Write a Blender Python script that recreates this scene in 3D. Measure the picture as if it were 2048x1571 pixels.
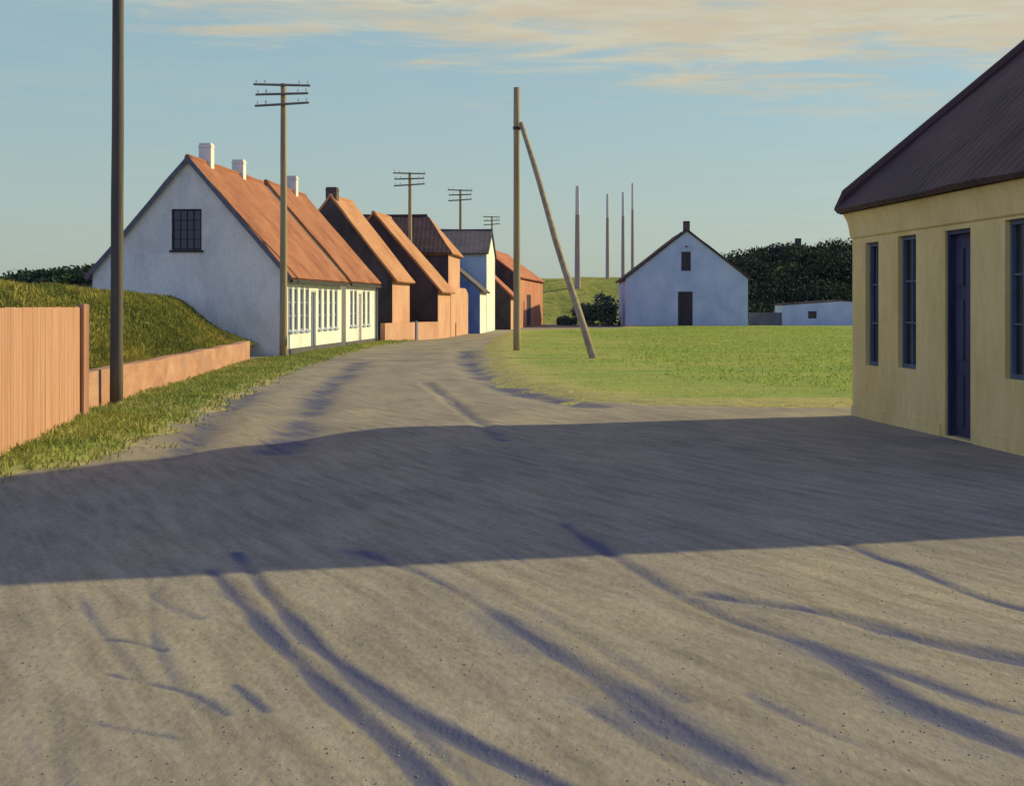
import bpy, bmesh, math, random
import numpy as np
from mathutils import Vector, noise

# ------------------------------------------------------------------ scene, camera, light
sc = bpy.context.scene
for o in list(bpy.data.objects):
    bpy.data.objects.remove(o)
COL = sc.collection
random.seed(7)
RNG = np.random.default_rng(7)

EYE, F, CX, HZ = 1.6, 3000.0, 1024.0, 612.0
cam_d = bpy.data.cameras.new('camera')
cam = bpy.data.objects.new('camera', cam_d); COL.objects.link(cam)
cam.location = (0, 0, EYE); cam.rotation_euler = (math.radians(90), 0, 0)
cam_d.sensor_width = 36.0; cam_d.lens = 36.0 * F / 2048.0
cam_d.shift_y = -(785.5 - HZ) / 2048.0
cam_d.clip_start = 0.1; cam_d.clip_end = 6000
sc.camera = cam

SUN_EL = math.radians(25.0)
SUN_AZ = math.radians(69.0)            # clockwise from +Y (to the right, slightly beyond)
sunvec = Vector((math.sin(SUN_AZ) * math.cos(SUN_EL), math.cos(SUN_AZ) * math.cos(SUN_EL), math.sin(SUN_EL)))
sd = bpy.data.lights.new('sun', 'SUN'); sd.energy = 5.0; sd.angle = math.radians(0.6); sd.color = (1.0, 0.86, 0.44)
sun = bpy.data.objects.new('sun', sd); COL.objects.link(sun)
sun.rotation_euler = (-sunvec).to_track_quat('-Z', 'Y').to_euler(); sun.location = (60, 12, 40)

world = bpy.data.worlds.new('World'); sc.world = world; world.use_nodes = True
def build_world():
    nt = world.node_tree; N = nt.nodes; L = nt.links
    N.clear()
    out = N.new('ShaderNodeOutputWorld'); bg = N.new('ShaderNodeBackground')
    sky = N.new('ShaderNodeTexSky'); sky.sky_type = 'NISHITA'; sky.sun_disc = False
    sky.sun_elevation = SUN_EL; sky.sun_rotation = SUN_AZ
    sky.air_density = 1.0; sky.dust_density = 1.2; sky.ozone_density = 1.6; sky.altitude = 0
    def M(op, a, b=None, c=None, clamp=False):
        n = N.new('ShaderNodeMath'); n.operation = op; n.use_clamp = clamp
        for i, v in enumerate((a, b, c)):
            if v is None: continue
            if isinstance(v, (int, float)): n.inputs[i].default_value = v
            else: L.new(v, n.inputs[i])
        return n.outputs[0]
    def ramp(v, a, b):
        n = N.new('ShaderNodeMapRange'); n.interpolation_type = 'SMOOTHSTEP'
        L.new(v, n.inputs[0]); n.inputs[1].default_value = a; n.inputs[2].default_value = b
        return n.outputs[0]
    def mix(f, a, b, mode='MIX'):
        n = N.new('ShaderNodeMix'); n.data_type = 'RGBA'; n.blend_type = mode
        if isinstance(f, (int, float)): n.inputs[0].default_value = f
        else: L.new(f, n.inputs[0])
        for i, v in ((6, a), (7, b)):
            if isinstance(v, tuple): n.inputs[i].default_value = (*v, 1)
            else: L.new(v, n.inputs[i])
        return n.outputs[2]
    tc = N.new('ShaderNodeTexCoord'); sp = N.new('ShaderNodeSeparateXYZ')
    L.new(tc.outputs['Generated'], sp.inputs[0])
    x, y, z = sp.outputs
    zz = M('MAXIMUM', z, 0.02)
    px = M('DIVIDE', x, zz); py = M('DIVIDE', y, zz)          # cloud layer: a level sheet overhead
    def nz(sx, sy, scale, detail, rough, dist=0.0, off=0.0):
        cb = N.new('ShaderNodeCombineXYZ')
        L.new(M('MULTIPLY', px, sx), cb.inputs[0]); L.new(M('MULTIPLY', py, sy), cb.inputs[1]); cb.inputs[2].default_value = off
        n = N.new('ShaderNodeTexNoise'); n.inputs['Scale'].default_value = scale; n.inputs['Detail'].default_value = detail
        n.inputs['Roughness'].default_value = rough; n.inputs['Distortion'].default_value = dist
        L.new(cb.outputs[0], n.inputs['Vector']); return n.outputs[0]
    # tint of the clear air
    clear = mix(1.0, sky.outputs[0], (SKY_TINT), 'MULTIPLY')
    streak = nz(0.8, 1.0, 1.3, 6, 0.6, 0.6, 3.0)
    clear = mix(M('MULTIPLY', ramp(streak, 0.35, 0.75), 0.45), mix(M('MULTIPLY', ramp(z, 0.55, 0.24), 0.52), mix(ramp(z, 0.24, 0.55), clear, mix(1.0, clear, (0.66, 0.86, 2.1), 'MULTIPLY')), mix(ramp(z, 0.02, 0.16), (7.7, 8.8, 7.9), (6.0, 8.5, 8.8))), (5.6, 7.0, 6.9))
    # high warm cloud bank, thicker overhead and towards the sun
    n1 = nz(1.0, 1.0, 1.55, 7, 0.62, 0.9, 0.4)
    n2 = nz(1.0, 2.2, 0.9, 5, 0.55, 0.5, 8.0)
    side = M('MULTIPLY_ADD', x, 0.55, 0.0)
    bank = M('ADD', M('MULTIPLY', ramp(z, 0.135, 0.20), 0.26), side)
    dens = M('ADD', M('ADD', M('MULTIPLY', n1, 0.62), M('MULTIPLY', n2, 0.42)), bank)
    cl = ramp(dens, 0.565, 0.80)
    cl = M('MULTIPLY', cl, ramp(z, 0.112, 0.148))
    cl = M('MULTIPLY', cl, ramp(y, -0.2, 0.5))
    tone = nz(1.0, 1.4, 2.4, 5, 0.6, 0.3, 5.0)
    ccol = mix(ramp(tone, 0.4, 0.62), (8.6, 7.2, 4.9), (8.9, 8.2, 6.0))
    ccol = mix(ramp(tone, 0.62, 0.8), ccol, (4.6, 5.6, 6.2))
    col = mix(M('MULTIPLY', cl, 0.85), clear, ccol)
    # unseen sky glow added to lift shaded walls (behind the viewer and to the left)
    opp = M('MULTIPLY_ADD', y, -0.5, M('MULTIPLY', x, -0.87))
    sky_fill = M('MULTIPLY', ramp(opp, 0.15, 0.7), M('MULTIPLY', ramp(z, 0.75, 0.35), ramp(z, -0.02, 0.05)))
    col = mix(M('MULTIPLY', sky_fill, 0.85), col, (9.0, 10.5, 17.2))
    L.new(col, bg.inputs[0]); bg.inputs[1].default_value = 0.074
    L.new(bg.outputs[0], out.inputs[0])
SKY_TINT = (1.0, 1.17, 1.24)
build_world()

sc.render.engine = 'CYCLES'
sc.render.resolution_x, sc.render.resolution_y = 1024, 785
sc.view_settings.view_transform = 'Standard'; sc.view_settings.look = 'None'
sc.view_settings.exposure = 0.0; sc.view_settings.gamma = 1.0
sc.cycles.max_bounces = 6

# ------------------------------------------------------------------ helpers
def G(px, py):                      # surveyed ground point (level ground) for a sight line of the photograph
    d = EYE * F / (py - HZ)
    return np.array(((px - CX) / F * d, d))
def S(px, d): return (px - CX) / F * d
def Z(py, d): return EYE + (HZ - py) / F * d

def thing(name, loc, label, cat, group=None):
    o = bpy.data.objects.new(name, None); COL.objects.link(o)
    o.location = loc; o.empty_display_size = 0.3
    o['label'] = label; o['category'] = cat
    if group: o['group'] = group
    ORG[o.name] = Vector(loc)
    return o
ORG = {}
def tag(o, label, cat, group=None):
    o['label'] = label; o['category'] = cat
    if group: o['group'] = group
def struct(o): o['kind'] = 'structure'; return o

def obj(name, verts, faces, mat, parent=None, uvs=None, smooth=False, origin=None, attr=None):
    """one mesh object; verts in world metres"""
    org = ORG[parent.name] if parent is not None else Vector(origin or (0, 0, 0))
    me = bpy.data.meshes.new(name)
    if isinstance(verts, np.ndarray):
        v = verts - np.array(org)
        me.vertices.add(len(v)); me.vertices.foreach_set('co', v.astype(np.float32).ravel())
        f = np.asarray(faces); k = f.shape[1]
        me.loops.add(f.size); me.loops.foreach_set('vertex_index', f.astype(np.int32).ravel())
        me.polygons.add(len(f)); me.polygons.foreach_set('loop_start', np.arange(0, f.size, k, dtype=np.int32))
        me.update(calc_edges=True); me.validate()
    else:
        me.from_pydata([tuple(Vector(p) - org) for p in verts], [], faces)
        me.update()
    if uvs is not None:
        ul = me.uv_layers.new(name='UVMap')
        for lp in me.loops: ul.data[lp.index].uv = uvs[lp.vertex_index]
    if attr is not None:
        for an, av in attr.items():
            a = me.attributes.new(an, 'FLOAT', 'POINT'); a.data.foreach_set('value', np.asarray(av, dtype=np.float32))
    me.materials.append(mat)
    if smooth:
        me.polygons.foreach_set('use_smooth', [True] * len(me.polygons))
    o = bpy.data.objects.new(name, me); COL.objects.link(o)
    if parent is not None: o.parent = parent
    else: o.location = org
    ORG[o.name] = org
    return o

class MB:
    def __init__(s): s.v = []; s.f = []
    def add(s, vs, fs):
        b = len(s.v); s.v += [Vector(p) for p in vs]; s.f += [[i + b for i in q] for q in fs]
    def obox(s, P, a, n, u, z, d):
        """box: u range along a, z range, d range along outward normal n; P=(x,y) foot of the wall"""
        vs = []
        for dd in d:
            for uu, zz in ((u[0], z[0]), (u[1], z[0]), (u[1], z[1]), (u[0], z[1])):
                vs.append((P[0] + a[0] * uu + n[0] * dd, P[1] + a[1] * uu + n[1] * dd, zz))
        s.add(vs, [[0, 3, 2, 1], [4, 5, 6, 7], [0, 1, 5, 4], [1, 2, 6, 5], [2, 3, 7, 6], [3, 0, 4, 7]])
    def box(s, x, y, z): s.obox((0, 0), (1, 0), (0, -1), x, z, (-y[1], -y[0]))
    def tube(s, pts, rads, seg=10, cap=True, wob=0.0):
        pts = [Vector(p) for p in pts]; b = len(s.v); n = len(pts)
        for i, p in enumerate(pts):
            t = (pts[min(i + 1, n - 1)] - pts[max(i - 1, 0)]).normalized()
            ref = Vector((1, 0, 0)) if abs(t.x) < 0.9 else Vector((0, 1, 0))
            e1 = t.cross(ref).normalized(); e2 = t.cross(e1).normalized()
            for k in range(seg):
                an = 2 * math.pi * k / seg
                r = rads[i] * (1 + wob * noise.noise(Vector((math.cos(an), math.sin(an), p.z * 0.7))))
                s.v.append(p + e1 * math.cos(an) * r + e2 * math.sin(an) * r)
        for i in range(n - 1):
            for k in range(seg):
                k2 = (k + 1) % seg
                s.f.append([b + i * seg + k, b + i * seg + k2, b + (i + 1) * seg + k2, b + (i + 1) * seg + k])
        if cap:
            s.f.append([b + k for k in range(seg)][::-1]); s.f.append([b + (n - 1) * seg + k for k in range(seg)])
    def build(s, name, mat, parent=None, smooth=False, origin=None, bevel=0.0):
        o = obj(name, s.v, s.f, mat, parent, smooth=smooth, origin=origin)
        bm = bmesh.new(); bm.from_mesh(o.data); bmesh.ops.recalc_face_normals(bm, faces=bm.faces)
        if bevel:
            bmesh.ops.bevel(bm, geom=list(bm.edges), offset=bevel, segments=2, affect='EDGES', clamp_overlap=True)
        bm.to_mesh(o.data); bm.free()
        return o

# ------------------------------------------------------------------ materials
def material(name, cols, scale=(1, 1, 1), nscale=1.0, detail=6, rough=0.85, bump=0.0, bscale=20.0, fine=0.12, fscale=14.0,
             spec=0.25, uv=None, lo=0.32, hi=0.7, spots=None, tile=None, bdist=0.02):
    m = bpy.data.materials.new(name); m.use_nodes = True
    nt = m.node_tree; N = nt.nodes; L = nt.links
    b = N['Principled BSDF']; b.inputs['Roughness'].default_value = rough
    b.inputs['Specular IOR Level'].default_value = spec
    tc = N.new('ShaderNodeTexCoord'); mp = N.new('ShaderNodeMapping'); mp.inputs['Scale'].default_value = scale
    src = tc.outputs['UV'] if uv else tc.outputs['Object']
    L.new(src, mp.inputs[0])
    n = N.new('ShaderNodeTexNoise'); n.inputs['Scale'].default_value = nscale; n.inputs['Detail'].default_value = detail
    n.inputs['Roughness'].default_value = 0.6; n.inputs['Distortion'].default_value = 0.4
    L.new(mp.outputs[0], n.inputs['Vector'])
    cr = N.new('ShaderNodeValToRGB'); L.new(n.outputs[0], cr.inputs[0])
    els = cr.color_ramp.elements
    k = len(cols)
    while len(els) < k: els.new(0.5)
    for i, c in enumerate(cols):
        els[i].position = lo + (hi - lo) * i / max(1, k - 1); els[i].color = (*c, 1)
    col = cr.outputs[0]
    n2 = N.new('ShaderNodeTexNoise'); n2.inputs['Scale'].default_value = fscale; n2.inputs['Detail'].default_value = 5
    n2.inputs['Roughness'].default_value = 0.65
    L.new(mp.outputs[0], n2.inputs['Vector'])
    mr = N.new('ShaderNodeMapRange'); L.new(n2.outputs[0], mr.inputs[0])
    mr.inputs[1].default_value = 0.25; mr.inputs[2].default_value = 0.75
    mr.inputs[3].default_value = 1 - fine; mr.inputs[4].default_value = 1 + fine
    hsv = N.new('ShaderNodeHueSaturation'); L.new(col, hsv.inputs['Color']); L.new(mr.outputs[0], hsv.inputs['Value'])
    col = hsv.outputs[0]
    if spots:
        sc_, thr, c, amt = spots
        n3 = N.new('ShaderNodeTexNoise'); n3.inputs['Scale'].default_value = sc_; n3.inputs['Detail'].default_value = 4
        L.new(mp.outputs[0], n3.inputs['Vector'])
        mr3 = N.new('ShaderNodeMapRange'); mr3.interpolation_type = 'SMOOTHSTEP'; L.new(n3.outputs[0], mr3.inputs[0])
        mr3.inputs[1].default_value = thr; mr3.inputs[2].default_value = thr + 0.12; mr3.inputs[4].default_value = amt
        mx = N.new('ShaderNodeMix'); mx.data_type = 'RGBA'; L.new(mr3.outputs[0], mx.inputs[0])
        L.new(col, mx.inputs[6]); mx.inputs[7].default_value = (*c, 1); col = mx.outputs[2]
    L.new(col, b.inputs['Base Color'])
    h = None
    if tile:                                       # pantiles: waves across, steps down the slope (UV in metres)
        tw, th = tile
        sx = N.new('ShaderNodeSeparateXYZ'); L.new(tc.outputs['UV'], sx.inputs[0])
        def M(op, a, bb):
            q = N.new('ShaderNodeMath'); q.operation = op
            for i, v in enumerate((a, bb)):
                if isinstance(v, (int, float)): q.inputs[i].default_value = v
                else: L.new(v, q.inputs[i])
            return q.outputs[0]
        s1 = M('SINE', M('MULTIPLY', sx.outputs[0], 2 * math.pi / tw), 0)
        s2 = M('FRACT', M('MULTIPLY', sx.outputs[1], 1 / th), 0)
        h = M('ADD', M('MULTIPLY', s1, 0.5), M('MULTIPLY', s2, 0.6))
        h = M('ADD', h, M('MULTIPLY', n2.outputs[0], 0.7))
    if bump:
        bp = N.new('ShaderNodeBump'); bp.inputs['Strength'].default_value = bump; bp.inputs['Distance'].default_value = bdist
        if h is None:
            n4 = N.new('ShaderNodeTexNoise'); n4.inputs['Scale'].default_value = bscale; n4.inputs['Detail'].default_value = 6
            L.new(mp.outputs[0], n4.inputs['Vector']); h = n4.outputs[0]
        L.new(h, bp.inputs['Height']); L.new(bp.outputs[0], b.inputs['Normal'])
    return m

M_ = {}
M_['whitewash'] = material('whitewash', [(.59, .57, .54), (.72, .70, .64), (.77, .755, .68)], (1, 1, .5), .9, bump=.35, bscale=5, spots=(1.1, .6, (.50, .50, .52), .5))
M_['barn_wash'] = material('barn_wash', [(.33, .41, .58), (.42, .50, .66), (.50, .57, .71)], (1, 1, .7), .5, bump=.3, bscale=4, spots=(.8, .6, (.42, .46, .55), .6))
M_['peach'] = material('peach_render', [(.45, .235, .15), (.55, .305, .20), (.60, .36, .25)], (1, 1, .6), .9, bump=.3, bscale=5, spots=(.9, .62, (.42, .18, .12), .5))
M_['peach_brick'] = material('peach_brick', [(.34, .17, .115), (.43, .23, .155), (.49, .29, .20)], (1, 1, 2), 1.2, bump=.5, bscale=9, spots=(.5, .55, (.34, .20, .16), .6))
M_['tar'] = material('tarred_wall', [(.035, .03, .035), (.06, .05, .06), (.09, .07, .08)], (1, 1, .6), 1.0, bump=.3, bscale=6)  # near-black that paints the gable shade; also the farmhouse wall
M_['blue_wall'] = material('blue_wall', [(.05, .12, .38), (.08, .18, .50), (.14, .26, .56)], (1, 1, .4), .9, bump=.3, bscale=6)
M_['red_tile'] = material('red_tile', [(.22, .08, .045), (.31, .12, .066), (.37, .16, .085)], (1, 1, 1), .55, uv=True, bump=.55, tile=(.24, .34), bdist=.03, fine=.2, fscale=3.0, spots=(.45, .58, (.30, .14, .06), .5))
M_['orange_tile'] = material('orange_tile', [(.35, .155, .08), (.44, .21, .11), (.48, .255, .14)], (1, 1, 1), .55, uv=True, bump=.55, tile=(.24, .34), bdist=.03, fine=.18, fscale=3.0)
M_['rust_tile'] = material('rust_tile', [(.30, .10, .055), (.39, .14, .08), (.45, .19, .11)], (1, 1, 1), .4, uv=True, bump=.55, tile=(.24, .34), bdist=.03, fine=.18, fscale=3.0)
M_['dark_tile'] = material('dark_tile', [(.045, .028, .03), (.07, .042, .042), (.095, .055, .05)], (1, 1, 1), .7, uv=True, bump=.35, tile=(.24, .34), bdist=.02, fine=.25, fscale=3.0, rough=.75)
M_['slate'] = material('slate', [(.06, .055, .065), (.09, .08, .09), (.13, .11, .12)], (1, 1, 1), .6, uv=True, bump=.3, tile=(.3, .25), bdist=.02, rough=.7)
M_['ochre'] = material('ochre_render', [(.58, .45, .15), (.68, .535, .20), (.73, .59, .245)], (1, 1, .45), 1.1, bump=.5, bscale=7, fine=.1, fscale=9, spots=(.8, .58, (.54, .45, .19), .6))
M_['plinth'] = material('plinth', [(.07, .07, .08), (.12, .11, .11)], (1, 1, 1), 2, bump=.4, bscale=8)
M_['frame'] = material('grey_paint', [(.12, .155, .17), (.18, .22, .23)], (1, 1, .3), 3, bump=.2, bscale=30, fine=.1)
M_['dull_frame'] = material('dull_blue_paint', [(.075, .10, .12), (.12, .15, .17)], (1, 1, .3), 3, bump=.2, bscale=30, fine=.15)
M_['barge'] = material('barge_board', [(.10, .11, .15), (.15, .16, .20)], (3, 3, 3), 2)  # blue-grey colour standing for shade on the roof edge
M_['pale_frame'] = material('pale_blue_frame', [(.26, .31, .42), (.34, .39, .50)], (1, 1, .3), 3, bump=.2, bscale=30)
M_['curtain'] = material('curtained_glass', [(.10, .12, .19), (.20, .23, .31), (.30, .33, .38)], (9, 9, .5), 1.2, rough=.15, spec=.5)
M_['white_frame'] = material('white_paint', [(.55, .55, .55), (.68, .67, .63)], (1, 1, .3), 3, bump=.2, bscale=30, fine=.1)
M_['navy'] = material('navy_door_paint', [(.020, .022, .05), (.032, .034, .07), (.05, .05, .085)], (3, 3, .4), 2, bump=.3, bscale=20, rough=.6)
M_['dark_wood'] = material('dark_wood', [(.035, .03, .04), (.06, .05, .06)], (3, 3, .3), 2, bump=.3, bscale=20)
M_['door_blue'] = material('blue_door', [(.10, .13, .22), (.17, .20, .30)], (3, 3, .3), 2, bump=.3, bscale=20)
M_['pole'] = material('pole_wood', [(.22, .17, .10), (.33, .26, .15), (.42, .34, .19)], (6, 6, .35), 1.2, bump=.3, bscale=6, fine=.2, bdist=.004)
M_['tar_pole'] = material('tarred_pole', [(.06, .055, .06), (.105, .09, .075), (.17, .14, .095)], (6, 6, .35), 1.2, bump=.3, bscale=6, fine=.2, bdist=.004)  # darker tone of the pole wood, even all round
M_['grey_wood'] = material('grey_wood', [(.12, .11, .12), (.20, .18, .18)], (4, 4, 4), 1.2, bump=.4, bscale=8)
M_['mast'] = material('mast_paint', [(.30, .23, .22), (.42, .34, .32)], (1, 1, .8), 1.0)  # paler overall, distance haze put into the colour
M_['pale'] = material('mast_pale', [(.55, .52, .50), (.65, .62, .58)], (1, 1, .8), 1.0)
M_['board'] = material('fence_board', [(.36, .18, .12), (.45, .245, .165), (.50, .30, .205)], (5, 5, .35), .9, bump=.5, bscale=5, fine=.16, fscale=5, spots=(.9, .58, (.36, .14, .08), .5))
M_['insul'] = material('porcelain', [(.5, .5, .5), (.6, .6, .58)], rough=.3)
m = material('window_glass', [(.012, .015, .024), (.03, .034, .045)], (1, 1, 1), 2, rough=.12, fine=.05, spec=.5); M_['glass'] = m
M_['iron'] = material('iron', [(.03, .03, .035), (.05, .05, .05)], rough=.5)
M_['chimney_dark'] = material('sooty_brick', [(.07, .055, .06), (.13, .10, .10)], (1, 1, 2), 3, bump=.4)

def foliage_mat(name, cols, scale=.8, rough=.75, trans=.2):
    m = material(name, cols, (1, 1, 1), scale, rough=rough, fine=.3, fscale=3.5, spec=.15)
    nt = m.node_tree; b = nt.nodes['Principled BSDF']
    tr = nt.nodes.new('ShaderNodeBsdfTranslucent'); mx = nt.nodes.new('ShaderNodeMixShader'); mx.inputs[0].default_value = trans
    col = b.inputs['Base Color'].links[0].from_socket
    nt.links.new(col, tr.inputs[0]); nt.links.new(b.outputs[0], mx.inputs[1]); nt.links.new(tr.outputs[0], mx.inputs[2])
    nt.links.new(mx.outputs[0], nt.nodes['Material Output'].inputs[0])
    return m
M_['leaf_dark'] = foliage_mat('dark_leaves', [(.014, .028, .022), (.024, .042, .032), (.036, .052, .034)], .35)
M_['leaf_mid'] = foliage_mat('scrub_leaves', [(.09, .14, .12), (.13, .19, .13), (.19, .23, .11)], .5)
M_['leaf_scrub'] = foliage_mat('bank_scrub_leaves', [(.02, .045, .03), (.035, .065, .04), (.05, .08, .04)], .5)
M_['bank_blade'] = foliage_mat('bank_blades', [(.10, .13, .035), (.23, .23, .05), (.38, .31, .075)], .45)
M_['verge_blade'] = foliage_mat('verge_blades', [(.18, .24, .055), (.28, .31, .08), (.38, .35, .12)], .5)

def rutted(name, base, rut_shade, attr='damp', sand=None, blend=None):
    """ground material: streaky sand with damp earth where the attribute says"""
    m = material(name, base, (.55, .28, 1), 1.3, detail=8, rough=.95, bump=.6, bscale=60, fine=.18, fscale=40, spec=.1, bdist=.009)
    nt = m.node_tree; N = nt.nodes; L = nt.links; b = N['Principled BSDF']
    col = b.inputs['Base Color'].links[0].from_socket
    tc = N.new('ShaderNodeTexCoord')
    # fine brushy drag marks following the traffic (diagonal)
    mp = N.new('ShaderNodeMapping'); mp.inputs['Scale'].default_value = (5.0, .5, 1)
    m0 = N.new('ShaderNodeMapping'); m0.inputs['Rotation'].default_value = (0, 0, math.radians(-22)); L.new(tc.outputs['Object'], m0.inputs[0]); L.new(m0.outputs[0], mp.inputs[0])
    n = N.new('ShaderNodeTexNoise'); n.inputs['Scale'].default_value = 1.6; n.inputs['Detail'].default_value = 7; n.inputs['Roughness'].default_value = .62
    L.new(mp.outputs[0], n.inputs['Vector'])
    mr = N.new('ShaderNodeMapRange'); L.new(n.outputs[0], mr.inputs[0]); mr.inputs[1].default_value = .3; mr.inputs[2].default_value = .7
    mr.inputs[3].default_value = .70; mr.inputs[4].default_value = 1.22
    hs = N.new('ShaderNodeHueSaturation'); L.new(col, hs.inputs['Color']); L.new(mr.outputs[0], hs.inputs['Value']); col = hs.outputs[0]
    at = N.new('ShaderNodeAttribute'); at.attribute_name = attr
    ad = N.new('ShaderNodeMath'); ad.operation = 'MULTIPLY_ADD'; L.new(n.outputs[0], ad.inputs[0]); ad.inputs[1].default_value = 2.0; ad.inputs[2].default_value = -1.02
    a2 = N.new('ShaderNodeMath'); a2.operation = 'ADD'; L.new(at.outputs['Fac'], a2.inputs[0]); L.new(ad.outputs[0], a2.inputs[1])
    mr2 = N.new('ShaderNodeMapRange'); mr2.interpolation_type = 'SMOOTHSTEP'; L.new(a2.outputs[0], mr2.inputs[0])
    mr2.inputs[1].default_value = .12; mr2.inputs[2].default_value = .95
    mx = N.new('ShaderNodeMix'); mx.data_type = 'RGBA'; L.new(mr2.outputs[0], mx.inputs[0]); L.new(col, mx.inputs[6]); mx.inputs[7].default_value = (*rut_shade, 1)
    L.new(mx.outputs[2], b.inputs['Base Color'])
    return m
M_['sand'] = rutted('sandy_earth', [(.235, .212, .166), (.284, .254, .192), (.33, .293, .205)], (.10, .105, .155))  # last colour paints the bluish shade of the ruts
M_['far_ground'] = material('far_ground', [(.14, .16, .05), (.20, .20, .07), (.27, .23, .10)], (1, 1, 1), .08, rough=.95)

def turf(name, cols, sand):
    m = material(name, cols, (.35, 1.0, 1), .35, detail=8, rough=.95, bump=.8, bscale=6, fine=.22, fscale=2.2, spec=.1, lo=.3, hi=.72, bdist=.08)
    nt = m.node_tree; N = nt.nodes; L = nt.links; b = N['Principled BSDF']
    col = b.inputs['Base Color'].links[0].from_socket
    at = N.new('ShaderNodeAttribute'); at.attribute_name = 'bare'
    tc = N.new('ShaderNodeTexCoord')
    n = N.new('ShaderNodeTexNoise'); n.inputs['Scale'].default_value = .9; n.inputs['Detail'].default_value = 7; L.new(tc.outputs['Object'], n.inputs['Vector'])
    ad = N.new('ShaderNodeMath'); ad.operation = 'MULTIPLY_ADD'; L.new(n.outputs[0], ad.inputs[0]); ad.inputs[1].default_value = 1.4; ad.inputs[2].default_value = -.7
    a2 = N.new('ShaderNodeMath'); a2.operation = 'ADD'; L.new(at.outputs['Fac'], a2.inputs[0]); L.new(ad.outputs[0], a2.inputs[1])
    mr = N.new('ShaderNodeMapRange'); mr.interpolation_type = 'SMOOTHSTEP'; L.new(a2.outputs[0], mr.inputs[0]); mr.inputs[1].default_value = .2; mr.inputs[2].default_value = .8
    mx = N.new('ShaderNodeMix'); mx.data_type = 'RGBA'; L.new(mr.outputs[0], mx.inputs[0]); L.new(col, mx.inputs[6]); mx.inputs[7].default_value = (*sand, 1)
    L.new(mx.outputs[2], b.inputs['Base Color'])
    return m
M_['lawn'] = turf('lawn_turf', [(.16, .27, .06), (.25, .30, .07), (.37, .35, .10)], (.37, .34, .13))
M_['verge'] = turf('verge_turf', [(.15, .22, .055), (.24, .28, .07), (.34, .31, .10)], (.38, .31, .17))
M_['bank'] = material('bank_turf', [(.08, .11, .035), (.18, .18, .045), (.30, .25, .06)], (1, 1, 1), .5, rough=.95, bump=.9, bscale=4, fine=.25, fscale=2.5, bdist=.1)
M_['hill_grass'] = material('hill_grass', [(.13, .17, .03), (.23, .25, .045), (.34, .31, .07)], (1, 1, 1), .22, rough=.95, bump=.8, bscale=1.2, fine=.2, fscale=1.2, bdist=.3)
M_['hill_dark'] = material('wood_floor', [(.012, .018, .012), (.025, .032, .018)], (1, 1, 1), .3, rough=.95)

# ------------------------------------------------------------------ numpy terrain helpers
def vnoise(x, y, s, seed=0):
    """smooth value noise on numpy arrays"""
    x = np.asarray(x) * s + seed * 17.3; y = np.asarray(y) * s + seed * 9.1
    xi = np.floor(x).astype(int); yi = np.floor(y).astype(int); fx = x - xi; fy = y - yi
    fx = fx * fx * (3 - 2 * fx); fy = fy * fy * (3 - 2 * fy)
    def h(a, b):
        q = np.sin(a * 127.1 + b * 311.7 + seed * 74.7) * 43758.5453
        return q - np.floor(q)
    return ((h(xi, yi) * (1 - fx) + h(xi + 1, yi) * fx) * (1 - fy) + (h(xi, yi + 1) * (1 - fx) + h(xi + 1, yi + 1) * fx) * fy) * 2 - 1
def fbm(x, y, s, seed=0, o=4):
    r = 0; a = 1; t = 0
    for i in range(o):
        r = r + a * vnoise(x, y, s * 2 ** i, seed + i); t += a; a *= .5
    return r / t
def sstep(a, b, x):
    t = np.clip((np.asarray(x) - a) / (b - a), 0, 1); return t * t * (3 - 2 * t)
def dist_poly(x, y, pts):
    best = np.full(np.shape(x), 1e9)
    for (ax, ay), (bx, by) in zip(pts[:-1], pts[1:]):
        dx, dy = bx - ax, by - ay; l2 = dx * dx + dy * dy + 1e-12
        t = np.clip(((x - ax) * dx + (y - ay) * dy) / l2, 0, 1)
        best = np.minimum(best, np.hypot(x - ax - t * dx, y - ay - t * dy))
    return best
def inside(x, y, pts):
    r = np.zeros(np.shape(x), bool); n = len(pts); j = n - 1
    for i in range(n):
        xi, yi = pts[i]; xj, yj = pts[j]
        c = ((yi > y) != (yj > y)) & (x < (xj - xi) * (y - yi) / (yj - yi + 1e-12) + xi)
        r ^= c; j = i
    return r
def smooth_line(pts, n=8):
    pts = [np.array(p, float) for p in pts]; out = []
    P = [pts[0]] + pts + [pts[-1]]
    for i in range(1, len(P) - 2):
        for k in range(n):
            t = k / n
            out.append(.5 * ((2 * P[i]) + (-P[i - 1] + P[i + 1]) * t + (2 * P[i - 1] - 5 * P[i] + 4 * P[i + 1] - P[i + 2]) * t * t + (-P[i - 1] + 3 * P[i] - 3 * P[i + 1] + P[i + 2]) * t ** 3))
    out.append(pts[-1]); return out
def grid(xs, ys):
    X, Y = np.meshgrid(xs, ys); nx, ny = len(xs), len(ys)
    i = np.arange(nx * ny).reshape(ny, nx)
    f = np.stack([i[:-1, :-1], i[:-1, 1:], i[1:, 1:], i[1:, :-1]], -1).reshape(-1, 4)
    return X.ravel(), Y.ravel(), f
def trim(v, f, keep, attr=None):
    fk = f[keep[f].any(1)]; used = np.unique(fk); m = -np.ones(len(v), int); m[used] = np.arange(len(used))
    return v[used], m[fk], {k: a[used] for k, a in (attr or {}).items()}

# ------------------------------------------------------------------ ground, road, lawn, verge
g = MB(); g.add([(-3000, -300, -.12), (3000, -300, -.12), (3000, 5000, -.12), (-3000, 5000, -.12)], [[0, 1, 2, 3]])
struct(g.build('ground', M_['far_ground']))

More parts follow.
